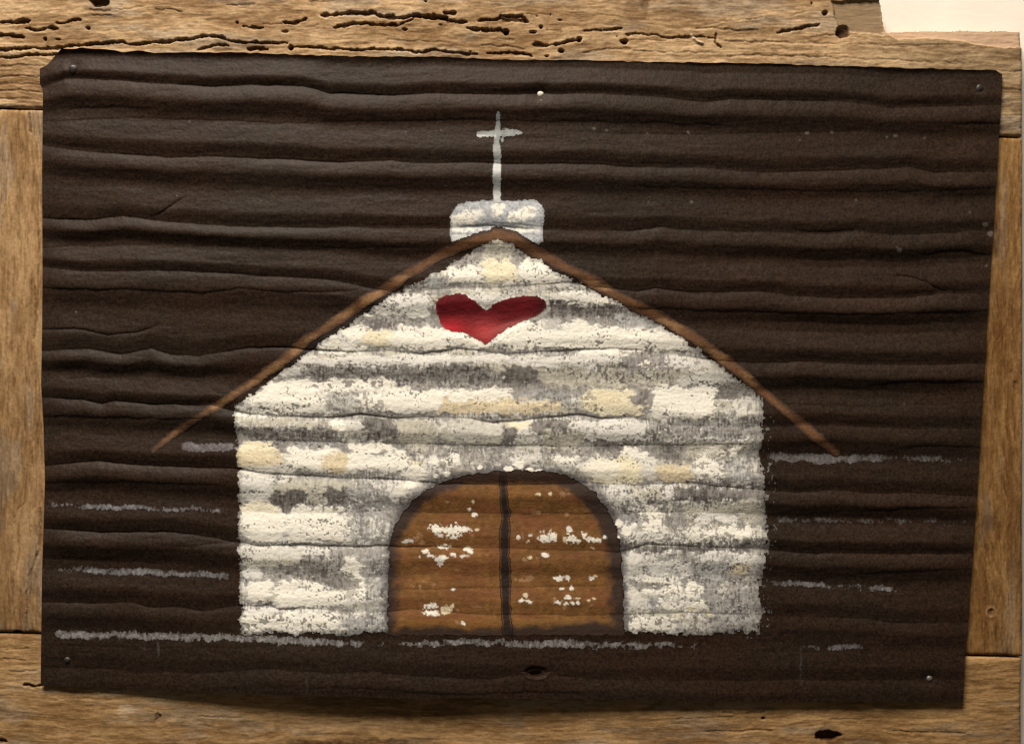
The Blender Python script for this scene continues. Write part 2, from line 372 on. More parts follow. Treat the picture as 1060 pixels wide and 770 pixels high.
PATCH = [
 # left slope of the gable
 (372,322,388,331,W),(388,304,425,329,P),(368,331,402,341,Dg),(356,338,384,353,W),(327,350,358,364,W),(350,357,382,367,W),(378,343,425,358,Cc),
 (310,368,424,378,P),(311,379,425,397,Mg),(322,383,420,394,Dg,.45),(288,377,313,392,P),(272,392,425,424,W),(254,402,277,419,W),(395,402,430,425,W),(335,406,372,428,LT,.7),
 # middle of the gable
 (404,302,446,332,P),(414,331,445,340,Mg),(405,338,503,362,W),(466,302,534,320,P),(466,303,530,309,Bw,.6),(566,312,602,328,Dg),(516,333,602,362,W),(562,331,584,343,LT,.6),
 (405,367,604,377,P),(405,377,512,403,Mg),(412,380,505,397,Dg,.5),(519,378,561,399,Dg),(560,380,604,402,G),(404,403,532,427,W),(532,404,590,419,LT),(455,413,582,428,Tt),
 (500,253,534,271,G),(483,262,499,274,Mg),(500,268,537,293,Cc),(458,275,502,294,W),(537,266,592,294,W),(435,284,462,296,LT),(478,294,592,301,Mg),(585,300,603,307,W),
 # right slope of the gable
 (586,306,636,318,W),(590,316,646,328,Dg),(596,337,716,366,W),(636,326,682,341,LT),(586,330,612,366,W,.8),(644,364,692,386,Mg),(664,374,679,383,W),(690,370,737,381,P),
 (586,381,652,401,G),(652,386,722,401,G),(703,388,754,401,P),(602,402,658,429,Cc),(606,406,646,424,Tt,.45),(668,400,742,431,W),(716,398,748,420,W),(742,398,766,416,Dg),(758,411,788,431,Bw),(655,405,674,431,Dg,.8),
 # band under the eaves
 (245,421,345,429,W,.75),(245,432,302,442,G),(246,441,348,457,Mg),(250,443,345,455,Dg,.55),(340,434,359,447,W),(356,435,382,446,P),(374,431,413,456,Dg),(300,455,352,465,LT),(360,457,407,469,W),
 (244,457,284,483,Cc),(246,466,292,483,Tt,.8),(296,464,352,486,W),(333,470,363,488,Tt),(358,469,422,488,W),(242,484,304,494,Bw),(370,488,420,496,Mg),
 (248,497,284,521,P),(288,496,352,522,G),(281,508,316,531,Dg),(336,504,366,526,Dg),(248,520,294,562,W),(250,520,286,531,Cc,.7),(298,523,364,555,W),(298,547,366,562,W),(356,496,402,562,LT,.75),
 (412,434,454,468,G),(455,434,527,461,G),(460,437,520,456,P,.5),(519,443,537,463,Dg),(526,435,552,442,Cc),(550,434,592,450,Dg,.9),(533,450,562,492,Bw,.8),(440,462,532,480,Mg),(563,445,604,466,G),
 (408,470,424,486,W),(423,478,442,486,Cc),(445,471,477,481,W),(418,482,441,506,W),(408,500,426,513,Bw),(573,471,597,482,W),(478,480,600,488,LT,.7),
 # right part
 (616,419,667,431,Cc),(673,419,728,432,W),(617,434,669,459,P),(617,456,657,466,Dg),(668,434,792,456,Mg),(676,437,788,452,Dg,.45),(684,461,702,476,Dg),(708,457,752,476,G),(726,464,748,473,W),(753,463,764,473,W),
 (642,464,670,476,W),(606,474,667,501,Cc),(600,472,640,497,W,.7),(664,474,682,497,Bw),(682,481,717,501,Tt),(718,474,752,497,W),(752,474,792,500,LT),(777,477,789,489,W),
 (653,506,684,516,G),(698,504,794,520,Dg),(707,521,763,542,G),(763,517,796,542,G),(664,524,687,557,W),(638,530,664,552,LT),(722,531,764,542,P),(706,545,792,561,W),(640,550,706,563,P),
 (638,563,796,572,Dg),(644,574,667,604,P),(648,576,662,600,Bw,.6),(671,580,717,598,P),(663,596,702,606,W),(664,603,692,608,Dg),(666,608,694,617,W),(693,604,728,618,W),(680,571,722,581,Dg,.7),(716,580,754,602,LT),(756,585,777,598,Tt),
 (724,604,794,656,Mg),(643,609,668,634,Bw),(668,617,694,628,LT),(684,620,732,631,W),(643,631,735,638,G),(700,631,735,637,Tt,.6),(645,639,702,655,W,.75),(702,644,738,653,P,.8),(735,620,790,656,LT,.5),
 # lower left
 (250,564,315,588,G),(250,564,312,580,P,.7),(280,585,316,596,Dg),(312,575,362,601,Dg,.8),(268,590,302,611,Mg),(252,586,271,602,P),(340,565,402,600,Mg),(254,602,282,624,W),(283,601,338,629,W),
 (358,577,376,607,W),(366,601,390,621,W),(334,611,358,627,W),(340,595,370,611,Dg,.8),(376,568,402,656,LT,.7),(250,634,352,653,W,.9),(350,635,402,656,LT),
]
for k, p in enumerate(PATCH):
    patch(Cw, p[0], p[1], p[2], p[3], p[4], p[5] if len(p) > 5 else 1, 1.0, k)
# bristle specks: dark ones in some areas, pale ones in others
SPK = [(312,376,512,402,DK,.46),(250,441,350,456,DK,.45),(255,420,345,430,DK,.40),(335,405,400,430,Dg,.50),(370,432,412,458,DK,.42),(355,495,402,562,Dg,.46),(282,506,366,530,DK,.42),
       (503,357,602,368,DK,.46),(432,360,482,367,DK,.38),(590,374,700,397,DK,.44),(640,362,740,384,Dg,.48),(540,398,612,428,Dg,.46),(665,432,792,456,DK,.46),(560,434,600,452,DK,.4),
       (715,470,794,502,Dg,.48),(640,500,794,522,DK,.46),(690,535,792,560,Dg,.40),(640,556,796,573,DK,.52),(715,575,794,656,DK,.42),(640,636,792,656,DK,.44),(250,634,402,656,DK,.44),
       (310,575,362,612,DK,.42),(376,568,402,656,Dg,.45),(392,304,430,336,Dg,.40),(430,280,465,300,DK,.44),(565,310,650,330,DK,.45),(410,460,600,490,Dg,.44),(640,520,710,560,Dg,.44),(742,395,792,432,Dg,.48),
       (640,505,700,560,W,.40),(356,500,402,560,W,.42),(345,634,402,655,W,.42),(640,637,735,655,W,.46),(735,600,790,656,Bw,.40),(418,462,600,489,P,.42),(620,570,794,600,P,.34),(250,425,345,432,W,.44),(660,436,740,452,P,.36),
       (755,474,794,502,Bw,.46),(376,575,402,656,Bw,.42),(690,570,794,655,LT,.46),(700,438,792,456,LT,.44)]
for k, (x0, y0, x1, y1, col, dn) in enumerate(SPK):
    sw_ = (slice(max(0, int((y0 - 85) / 662 * NR)), max(1, int((y1 - 35) / 662 * NR))), slice(int((x0 - 83) / 994 * NC), int((x1 + 40) / 994 * NC)))
    f = .45 * fbm(U[sw_] / 1.8, V[sw_] / 4.2, 500 + k, 2) + .55 * fbm(U[sw_] / 5.5, V[sw_] / 4.0, 540 + k, 3)
    Uw = U[sw_] + wx[sw_] * .5; Vw = V[sw_] + wy[sw_] * .4
    inb = sstep(x0 - 8, x0 + 8, Uw) * (1 - sstep(x1 - 8, x1 + 8, Uw)) * sstep(y0 - 3, y0 + 3, Vw) * (1 - sstep(y1 - 3, y1 + 3, Vw))
    dn = dn - (.07 if float(np.mean(col)) > .3 else .035)
    thr = .505 + (.5 - dn) * .70
    a = (sstep(thr, thr + .035, f) * inb)[..., None] * .66
    Cw[sw_] = Cw[sw_] * (1 - a) + col * a
# creases stay dark where the brush missed them
cg = np.clip(gro * 1.0 * (.35 + 1.1 * fbm(U / 25, V / 25, 70, 2)) - .3, 0, .75)[..., None]
Cw = Cw * (1 - cg) + Dg * .8 * cg
# worn, thin paint towards the right edge and grey smear round the door
thin = sstep(-26, -2, sdw) * sstep(640, 760, U) * .55 + (1 - sstep(0, 20, sdd)) * .0
thin = np.clip(thin * (.3 + 1.3 * strk), 0, .8)[..., None]
Cw = Cw * (1 - thin) + Dg * thin
sm = (1 - sstep(2, 15, sdd + (fbm(U / 9, V / 9, 72, 3) - .5) * 10)) * interp([(380,.7),(470,.85),(490,.25),(600,.35),(620,.9),(660,.7)], U) * sstep(560, 500, V) * .8
sm2 = (1 - sstep(0, 8, sdd + (fbm(U / 5, V / 5, 78, 2) - .5) * 7)) * .85
sm = np.clip(np.maximum(sm, sm2), 0, 1)[..., None]
Cw = Cw * (1 - sm) + A(84, 77, 75) * sm
# pin holes and short scratches in the thick paint
ph1 = sstep(.735, .79, fbm(U / 1.7, V / 2.0, 76, 2) * .62 + fbm(U / 15, V / 6, 77, 3) * .5)[..., None] * .7
Cw = Cw * (1 - ph1) + DK * ph1
# keep flecks of white right on the arch edge
for k, (x, y, rx, ry) in enumerate([(527,485,5,3),(537,481,6,4),(548,487,5,3),(558,488,3.5,3),(463,491,3.5,3),(451,493,3,3),(424,502,7,4),(430,490,9,8),(641,542,4,4),(649,549,6,5),(640,556,2,2),(657,544,3,3),(497,484,3,2.5)]):
    stamp(Cw, x, y, rx, ry, W, .95, 800 + k, .4)

# wall edge: ragged
rag = (fbm(U / 3.2, V / 2.4, 73, 3) - .5) * 7 + (fbm(U / 14, V / 9, 74, 2) - .5) * 5
edge_w = sdw + rag + gro * 2.0
edge_w = edge_w + interp([(0,0),(740,0),(790,1.5),(1060,1.5)], U) * (strk - .4) * 8
in_door = sdd + (fbm(U / 5, V / 5, 179, 3) - .5) * 5 < -1
RLc = [(517,243),(500,247),(470,257),(459,262),(422,284),(398,300),(378,312),(350,331),(317,352),(289,376),(255,400)]
RRc = [(513,242),(530,247),(545,255),(574,271),(600,284),(625,298),(655,315),(682,328),(710,343),(744,367),(757,377),(785,402)]
roof_zone = np.minimum(line_dist(U, V, RLc)[0], line_dist(U, V, RRc)[0]) < 3.5
wall_m = (edge_w < 0) & ~in_door & ~roof_zone
# sparse flecks beyond the right edge
fl = (sdw < 9) & (U > 770) & (V > 430) & (fbm(U / 1.8, V / 4, 75, 2) > .66)
wall_m = wall_m | fl
ring_a = (1 - sstep(-6, 1, edge_w))
Cw2 = Cw * (.35 + .65 * np.clip(ring_a, 0, 1))[..., None] + 0

LIFT = .28
def paint(name, mask, C, mat, label, lift=LIFT, soft=None):
    o = grid_mesh(name, U, V, Hsheet + lift, C, keep_cells(mask), 0.0, mat, sheet, persp=True)
    o['label'] = label
    return o
hz = np.minimum(sstep(-1, 4, poly_sdf(U, V, [(410 + x / 5.5, 290 + y / 5.5) for x, y in [(225,130),(245,95),(300,72),(390,72),(450,105),(512,158),(560,125),(640,90),(720,80),(810,80),(866,110),(868,155),(830,195),(720,245),(650,275),(590,315),(540,360),(505,376),(460,350),(400,312),(330,305),(275,290),(235,245),(215,190)]])), 1)
imp = .15 + .75 * np.clip(Cw2.mean(2) / .75, 0, 1) + (strk - .5) * .35 + (fbm(U / 3, V / 2, 79, 2) - .5) * .3
paint('painted_wall', wall_m, Cw2, M_paint, 'cream and grey dabbed boards of the church wall', lift=.1 + np.clip(imp, .05, 2) * hz)

# door ---------------------------------------------------------
Cd = np.ones(U.shape + (3,)) * A(118, 79, 38)
dn_ = fbm(U / 4, V / 5, 81, 4)[..., None]; dn2 = fbm(U / 40, V / 16, 82, 3)[..., None]
Cd = Cd * (.60 + .75 * dn_) * (.72 + .55 * dn2)
red = sstep(.5, .62, fbm(U / 26, V / 12, 83, 3))[..., None] * .45
Cd = Cd * (1 - red) + A(118, 68, 40) * red
low = sstep(638, 643, V)[..., None]
Cd = Cd * (1 - low * .55) + A(128, 88, 38) * low * .55
# dark arched rim
rimw = interp([(400,7),(420,11),(450,11),(480,9),(520,10),(570,12),(600,16),(625,16),(640,11),(648,9)], U) + (fbm(U / 7, V / 7, 84, 3) - .5) * 7
rim = sstep(-rimw - 5, -rimw + 4, sdd)[..., None]
rim = rim * np.clip(1.0 - .0 * rim, 0, 1)
Cd = Cd * (1 - rim * .9) + A(46, 36, 32) * rim * .9
toph = ((V < interp(MAJ[7], U)) & (V > 480))[..., None] * sstep(440, 470, U)[..., None]
Cd = Cd * (1 - toph * .55) + A(60, 38, 26) * toph * .55
# seam between the leaves
sxm = interp([(480,520),(505,521),(520,522),(534,524),(545,523),(560,522),(600,523),(640,524),(660,526)], V)
sw = interp([(480,1.5),(500,3),(515,3),(530,4.2),(536,2.2),(545,5),(565,4),(590,4.5),(630,4),(660,4.5)], V) + (fbm(V / 5, U / 9, 86, 2) - .5) * 3
sa = (1 - sstep(-1.4, 1.4, np.abs(U - sxm) - sw))[..., None]
seam_m = (np.abs(U - sxm) < sw + 1) & (sdd < -2) & (V < 657)
Cs = np.ones(U.shape + (3,)) * A(40, 29, 23) * (.7 + .6 * fbm(U / 3, V / 8, 87, 3)[..., None])
Cs = Cd * (1 - sa) + Cs * sa
brn = A(168, 128, 92)
FLK = [(450,546,5,5,W),(458,548,8,3.5,W),(469,549,6,7,W),(470,556,4,3,W),(480,548,6.5,3.8,W),(455,554,4,2.5,P),(464,557,3,2,brn),(487,526,2.6,2.6,W),(490.5,533,3,3,W),(490,519,1.3,2.5,Tt),(494,548,2,2,Tt),(489,554,2,3.5,brn),(463,519,2,2,brn),
 (421,560,5,2.4,P),(433,556,3.5,4,brn),(437,562,3,3,brn),(458,566,7,2.8,W),(441,570,3.5,2.8,W),(484,568.5,3.5,2.6,W),(487,571,2.5,2,W),(469,573.5,2.6,2.6,W),(435,577,1.8,2,P),(446,575,4,2.4,P),(455,580,4,5,P),(459,577,3,3,W),(480,575.5,5,2,P),(473,590,3,1.5,brn),
 (428,607,3,2,brn),(435,607,2.5,2.5,brn),(440,602,3,2,brn),(449,605,4,1.6,brn),(468.5,610,2.6,1.8,P),(445,627,6,3.6,W),(450,625,3,2.5,W),(446,634,7,3,W),(452,636,3,2,W),(462,631,7,4,Tt),(468,627,2.5,3,Tt),(474,631,2,2,brn),(495,628,5,1.4,brn),(479,645,3.2,2.4,W),(473,644,4,2.4,brn),
 (556.5,511,2.6,2.2,Tt),(569,511,2,2.6,Tt),(582,512,3,3.5,brn),(588,511,3,1.5,brn),(556,530.5,4,2,brn),(587,532.5,3,2.5,brn),(536,555.5,2.4,2.8,W),(541,555,1.3,5,brn),(549.5,554,2,2.2,P),(547,560,2,1.8,Tt),(562,550,2.2,2.2,W),(563,558,5.5,3.6,W),(572,555,4,5.5,W),(568,559,3,2,W),
 (590,548,2.6,4.6,W),(591,557,4,5,W),(597,560,4,2.4,W),(584,558,2.2,4,Tt),(604,554,3.2,3.4,W),(610,557.5,4,2.8,W),(617,559,6,2.8,W),(626,556,2.2,3,W),(614,566.5,2.2,1.6,Tt),
 (564,574,3,2.8,W),(548,577,2.6,2.4,Tt),(543,578.5,2,2,brn),(556,577,2,1.8,brn),(541,600,8,2.4,brn),(549,597,6,2,brn),(578,598.5,4.5,3.4,W),(588,598,3,3.2,W),(583,597,4,1.8,P),(613,598.5,3,2.6,P),(616,596,2,1.6,Tt),(581.5,609,2.2,2,W),(592,608,2,2.6,W),(588.5,618.5,3.4,2.8,W),(597,619,3,1.4,Tt),
 (578.5,623.5,4,2.2,W),(586,624,2.8,2.4,W),(593,624.3,2.5,2,W),(598.5,624,2.2,2.2,W),(540.5,621.5,3,2.4,W),(548,623,3.2,2.4,W),(544,616,2,3,Tt),(574,620,1.6,3,brn),(609,621,2.5,1.6,Tt),(615,620,2,2,Tt),(584,628,2,2,brn),(534,623,4,1,brn),(612,626,3,1.4,brn)]
for k, (x, y, rx, ry, c) in enumerate(FLK):
    stamp(Cd, x, y, rx * 1.05, ry * .85, c, .9 if c is not brn else .6, 600 + k, .95)
door_m = (sdd + (fbm(U / 4, V / 4, 88, 2) - .5) * 2 < -.2) & (V < 657.5 + (fbm(U / 4, V * 0, 89, 2) - .5) * 3) & ~seam_m
door_m = door_m & ~wall_m
paint('painted_door', door_m, Cd, M_dpaint, 'brown arched double door with white chips')
paint('door_seam', seam_m & ~wall_m, Cs, M_dpaint, 'dark line where the two door leaves meet')

# roof ---------------------------------------------------------
RL = [(517,243),(500,247),(470,257),(459,262),(422,284),(398,300),(378,312),(350,331),(317,352),(289,376),(255,400),(225,420),(194,438),(159,466)]
RR = [(513,242),(530,247),(545,255),(574,271),(600,284),(625,298),(655,315),(682,328),(710,343),(744,367),(757,377),(785,402),(812,424),(839,447),(866,469)]
dl, fl_ = line_dist(U, V, RL); dr, fr_ = line_dist(U, V, RR)
wl = np.interp(fl_, [0, .1, .3, .6, .9, 1], [7.2, 6.2, 6.6, 6.2, 4.2, 2.6]); wr = np.interp(fr_, [0, .1, .3, .6, .9, 1], [7.2, 6.8, 6.8, 6.4, 5.8, 5.4])
nr = (fbm(U / 22, V / 12, 91, 3) - .5) * 4 + (fbm(U / 2.4, V / 2.4, 92, 2) - .5) * 2
rd = np.minimum(dl - wl, dr - wr) + nr
cr = np.ones(U.shape + (3,)) * A(98, 64, 36) * (.62 + .7 * fbm((U + V) / 30, (U - V) / 7, 93, 3)[..., None]) * (1 - .3 * np.clip(gro, 0, 1))[..., None]
lg = (sstep(.48, .66, fbm(U / 30, V / 14, 94, 3)) * sstep(.1, .3, np.where(U < 515, fl_, fr_)))[..., None]
cr = cr * (1 - lg * .7) + A(146, 108, 68) * lg * .7
# thin paint at the upper side lets the sheet show through
tr = (sstep(-5.2, 0.0, rd) * .92)[..., None]
cr = cr * (1 - tr) + A(46, 32, 23) * tr
sdn = (vn(U / 1.3, V / 1.3, 95)[..., None] - .5) * .35
roof_m = rd < 0
imp_roof = 0
cr = cr * (1 + sdn)
# left eave and right eave are wiped thin
paint('painted_roof', roof_m, cr, M_dpaint, 'brown roof line with long sloping eaves', lift=LIFT * 1.3)
# dark underline of the roof
ul = [(x, y + 9) for x, y in RL[3:10]]
du, fu = line_dist(U, V, ul)
um = (du + (fbm(U / 6, V / 6, 96, 2) - .5) * 4 < 3.4) & ~roof_m & ~wall_m
grow = um & (np.hypot(U - 317, V - 361) < 14)
for _ in range(400):
    g0 = grow.copy()
    g0[1:] |= grow[:-1]; g0[:-1] |= grow[1:]; g0[:, 1:] |= grow[:, :-1]; g0[:, :-1] |= grow[:, 1:]
    g0 &= um
    if g0.sum() == grow.sum(): break
    grow = g0
cellm = keep_cells(grow)
paint('roof_shadow_line', grow, np.ones(U.shape + (3,)) * A(36, 27, 22), M_dpaint, 'near black stroke under the roof line')

# steeple ------------------------------------------------------
st_poly = [(466,222),(472,213),(484,209),(505,207),(530,207),(556,207),(562,212),(564,224),(562,240),(563,251),(550,256),(520,247),(500,250),(480,256),(468,257),(465,240)]
sds = poly_sdf(U, V, st_poly)
CsT = np.ones(U.shape + (3,)) * A(178, 177, 170) * (.72 + .56 * fbm(U / 2.2, V / 2.6, 101, 3)[..., None])
def spatch(*a, **k): patch(CsT, *a, **k)
for k, q in enumerate([(466,221,493,234,W),(478,216,500,226,W,.6),(506,208,522,224,W,.8),(526,218,546,230,W),(541,214,556,226,W),(466,234,500,240,W),(505,233,546,241,Bw,.9),(545,234,562,240,W,.8),(466,241,498,252,P,.5)]):
    spatch(q[0], q[1], q[2], q[3], q[4], q[5] if len(q) > 5 else 1, .55, 900 + k)
dsn = sstep(.55, .62, fbm(U / 2.5, V / 2.2, 102, 3))[..., None] * .5
CsT = CsT * (1 - dsn) + A(120, 118, 114) * dsn
ln = np.exp(-((V - interp([(460,235),(490,234),(510,230),(540,232),(565,235)], U)) / 1.1) ** 2)[..., None] * .75
CsT = CsT * (1 - ln) + A(110, 108, 104) * ln
ln = np.exp(-((V - 243 - (vn(U / 9, 0 * U, 6) - .5) * 3) / 1.2) ** 2)[..., None] * .5
CsT = CsT * (1 - ln) + A(100, 98, 96) * ln
eg = sstep(-3, 0, sds)[..., None] * .45
CsT = CsT * (1 - eg) + A(90, 88, 84) * eg
st_m = (sds + (fbm(U / 3, V / 3, 103, 2) - .5) * 3.2 < 0) & ~roof_m
paint('painted_steeple', st_m, CsT, M_paint, 'pale grey white stub of a steeple')

# cross --------------------------------------------------------
cxm = interp([(110,515.5),(128,515.6),(142,514.6),(152,514),(165,515),(180,514),(195,514.5),(212,514.7)], V)
cw_ = interp([(115,1.6),(118,2.5),(128,2.5),(131,3),(136,3.8),(146,3),(152,4.6),(160,4.6),(167,4.2),(175,4.8),(185,5),(192,4.2),(200,4.2),(212,4.6)], V)
cross_d = np.abs(U - cxm) - cw_ + (fbm(U / 2.5, V / 3, 111, 2) - .5) * 1.4
cross_d = np.where((V > 115.5) & (V < 212), cross_d, 5)
bar = np.maximum(np.abs(V - interp([(490,138.5),(505,138),(520,137.5),(542,137)], U)) - interp([(490,3.6),(505,4.4),(518,4.6),(530,4.2),(540,2.2)], U), np.abs(U - 517) - 24.5) + (fbm(U / 3, V / 1.7, 112, 2) - .5) * 3.4
bar = np.where((U < 520) & (V < 137) & (V > 133), bar + 1.2, bar)
cd = np.minimum(cross_d, bar)
drip = np.hypot((U - 520) / 2, (V - 145) / 3) - 1
cd = np.minimum(cd, drip * 2)
cc_ = np.ones(U.shape + (3,)) * A(148, 147, 138) * (.66 + .5 * fbm(U / 2.5, V / 5, 113, 3)[..., None])
br = (np.exp(-((V - 174) / 6) ** 2) * .8 + np.exp(-((V - 204) / 9) ** 2) * .7 + np.exp(-((V - 156) / 5) ** 2) * .3 + .6 * np.exp(-((V - 141) / 1.8) ** 2) * (U < 514))[..., None]
br = np.clip(br, 0, 1)
cc_ = cc_ * (1 - br) + A(214, 210, 196) * br
up = sstep(141, 131, V)[..., None] * .35
cc_ = cc_ * (1 - up) + A(110, 110, 102) * up
cross_m = (cd < 0)
eg = sstep(-1.8, 0, cd)[..., None] * .4; cc_ = cc_ * (1 - eg) + A(80, 76, 70) * eg
paint('painted_cross', cross_m & ~((V > 211)), cc_, M_paint, 'thin grey white cross above the steeple', lift=LIFT * 1.8)

# heart --------------------------------------------------------
hp = [(225,130),(245,100),(300,80),(345,73),(390,78),(440,110),(480,145),(512,168),(560,130),(640,98),(720,88),(800,88),(850,110),(858,150),(830,185),(790,210),(720,235),(650,265),(590,305),(540,350),(505,366),(460,340),(400,305),(330,298),(285,285),(250,245),(230,190)]
hp = [(410 + x / 5.5, 290 + y / 5.5) for x, y in hp]
sdh = poly_sdf(U, V, hp)
ch = np.ones(U.shape + (3,)) * A(96, 8, 15)
ch = ch * (.55 + .85 * fbm(U / 9, V / 2.5, 121, 4)[..., None])
sk = (np.clip(gro, 0, 1) * .35)[..., None]; ch = ch * (1 - sk) + A(60, 10, 14) * sk
l1 = (np.exp(-((U - 463) / 22) ** 2 - ((V - 341) / 9) ** 2) * .9)[..., None]
ch = ch * (1 - l1) + A(186, 30, 36) * l1
l2 = (np.exp(-((U - 503) / 15) ** 2 - ((V - 345) / 13) ** 2) * .75)[..., None]
ch = ch * (1 - l2) + A(192, 66, 62) * l2
l3 = (np.exp(-((U - 525) / 22) ** 2 - ((V - 338 + (U - 525) * .35) / 4) ** 2) * .6)[..., None]
ch = ch * (1 - l3) + A(190, 96, 88) * l3
l4 = sstep(543, 566, U)[..., None] * .7
ch = ch * (1 - l4) + A(66, 16, 20) * l4
ch = ch * (1 + .25 * (vn(U / 1.2, V / 1.2, 122)[..., None] - .5))
he = sstep(-2.2, 0, sdh)[..., None] * .35; ch = ch * (1 - he) + A(150, 84, 78) * he
heart_m = (sdh + (fbm(U / 3, V / 3, 123, 3) - .5) * 3.4 < 0)
paint('painted_heart', heart_m, ch, M_dpaint, 'deep red heart, its one lobe longer and darker', lift=.42)

# chalky strokes that catch the ridges ---------------------------
STRK = [
 ([(188,461),(215,463),(243,462)], 4.6, [(188,.9),(243,.9)], (140,130,126), 'short lilac grey stroke under the left eave'),
 ([(47,523),(100,525),(170,526),(236,528)], 3.4, [(47,.45),(80,.5),(100,.7),(140,.62),(170,.42),(200,.5),(236,.45)], (150,146,142), 'broken grey stroke left of the wall, second from the eave'),
 ([(47,589),(100,591),(170,593),(245,596)], 4.2, [(47,.55),(60,.3),(80,.5),(140,.66),(190,.52),(245,.45)], (142,138,133), 'broken grey stroke left of the wall, third from the eave'),
 ([(49,656),(120,657),(250,660),(330,664),(400,667),(480,664),(560,666),(640,668),(700,668),(740,669)], 4.6, [(49,.35),(62,.7),(110,.66),(240,.72),(330,.62),(400,.3),(440,.5),(560,.6),(680,.5),(740,.28)], (168,162,152), 'long chalky ground line under the church'),
 ([(786,668),(830,669),(875,670),(960,671)], 3.6, [(786,.25),(800,.3),(825,.2),(868,.65),(885,.4),(900,.25),(960,.2)], (140,134,128), 'faint broken stroke near the bottom right'),
 ([(793,472),(830,474),(870,475),(910,474),(960,474),(1008,476)], 4.8, [(793,.7),(820,.8),(870,.78),(900,.6),(950,.42),(1008,.3)], (128,122,115), 'grey stroke running right from the right eave'),
 ([(797,538),(850,538),(900,539),(960,540),(1005,541)], 4, [(797,.5),(850,.45),(900,.48),(950,.4),(960,.5),(980,.35),(1005,.3)], (112,106,102), 'dim grey stroke right of the wall'),
 ([(793,603),(840,605),(880,607),(915,608),(950,609)], 3.8, [(793,.6),(840,.66),(862,.3),(890,.3),(912,.66),(930,.35),(955,.2)], (150,144,138), 'broken grey stroke right of the wall base'),
]
for k, (p, w, den, c, l) in enumerate(STRK):
    y = interp(p, U) + (fbm(U / 10, 0 * U, 130 + k, 2) - .5) * 3 + (vn(U / 2.2, 0 * U, 170 + k) - .5) * 1.6; w = w * 1.5
    inr = (U > p[0][0]) & (U < p[-1][0])
    f = .42 * fbm(U / 1.6, V / 3.0, 140 + k, 2) + .58 * fbm(U / 9, V / 5, 150 + k, 3)
    dns = interp(den, U)
    prof = np.clip(1 - (np.abs(V - y) / w) ** 2.2, 0, 1)
    cov = prof * (dns * .75 + .17) - (1 - f) * .86 - .0
    cov = np.where(inr, cov, -1) - .25 * (1 - sstep(0, 10, np.minimum(U - p[0][0], p[-1][0] - U)))
    m = (cov > 0) & ~wall_m & ~door_m & ~seam_m & ~roof_m
    a = (np.clip(cov * 2.6 + .04, 0, .72) * (.25 + .85 * fbm(U / 1.6, V / 2.2, 190 + k, 2)))[..., None]
    cs = base * (1 - a) + A(*c) * (.75 + .5 * fbm(U / 2, V / 2, 160 + k, 2)[..., None]) * a
    paint('brush_stroke', m, cs, M_paint, l, lift=LIFT * .7)

# ================================================================ NAILS
def simple_mat(name, col, rough, metal=0.0):
    m = bpy.data.materials.new(name); m.use_nodes = True
    nt = m.node_tree; b = nt.nodes['Principled BSDF']
    b.inputs['Roughness'].default_value = rough; b.inputs['Metallic'].default_value = metal
    nz = nt.nodes.new('ShaderNodeTexNoise'); nz.inputs['Scale'].default_value = 900
    cr_ = nt.nodes.new('ShaderNodeValToRGB')
    cr_.color_ramp.elements[0].position = .3; cr_.color_ramp.elements[1].position = .7
    cr_.color_ramp.elements[0].color = (*(np.array(col) * .65), 1); cr_.color_ramp.elements[1].color = (*np.clip(np.array(col) * 1.25, 0, 1), 1)
    nt.links.new(nz.outputs['Fac'], cr_.inputs[0]); nt.links.new(cr_.outputs[0], b.inputs['Base Color'])
    return m
NM = [simple_mat('tarred_nail', (.022, .017, .014), .5, 0), simple_mat('bare_nail', (.16, .15, .14), .45, .3), simple_mat('pale_nail', (.62, .56, .46), .6)]
def surf_h(x, y):
    d = (U - x) ** 2 + (V - y) ** 2
    return float(Hsheet.ravel()[int(np.argmin(d))])
for (x, y, r, k, l) in NAILS:
    h = surf_h(x, y)
    prof = [(0, 2.0), (.35, 1.9), (.7, 1.45), (.92, .8), (1, .15), (1, -.8), (.45, -1.0), (.4, -6)]
    vs = []; fs = []; n = 20
    for i, (pr, ph_) in enumerate(prof):
        for j in range(n):
            a = 2 * math.pi * j / n
            wob = 1 + .05 * math.sin(3 * a + x)
            vs.append((pr * r * wob * math.cos(a) * K, -(ph_) * K, pr * r * wob * math.sin(a) * K))
    for i in range(len(prof) - 1):
        for j in range(n):
            fs.append((i * n + j, i * n + (j + 1) % n, (i + 1) * n + (j + 1) % n, (i + 1) * n + j))
    me = bpy.data.meshes.new('nail'); me.from_pydata(vs, [], fs); me.update()
    for p in me.polygons: p.use_smooth = True
    me.materials.append(NM[k])
    o = bpy.data.objects.new('nail', me); COL.objects.link(o); o.parent = sheet
    kk = (D - h * K) / D
    o.location = ((x - 530) * K * kk, -h * K, (385 - y) * K * kk); o['label'] = l
    o.rotation_euler = (.15, 0, .1)

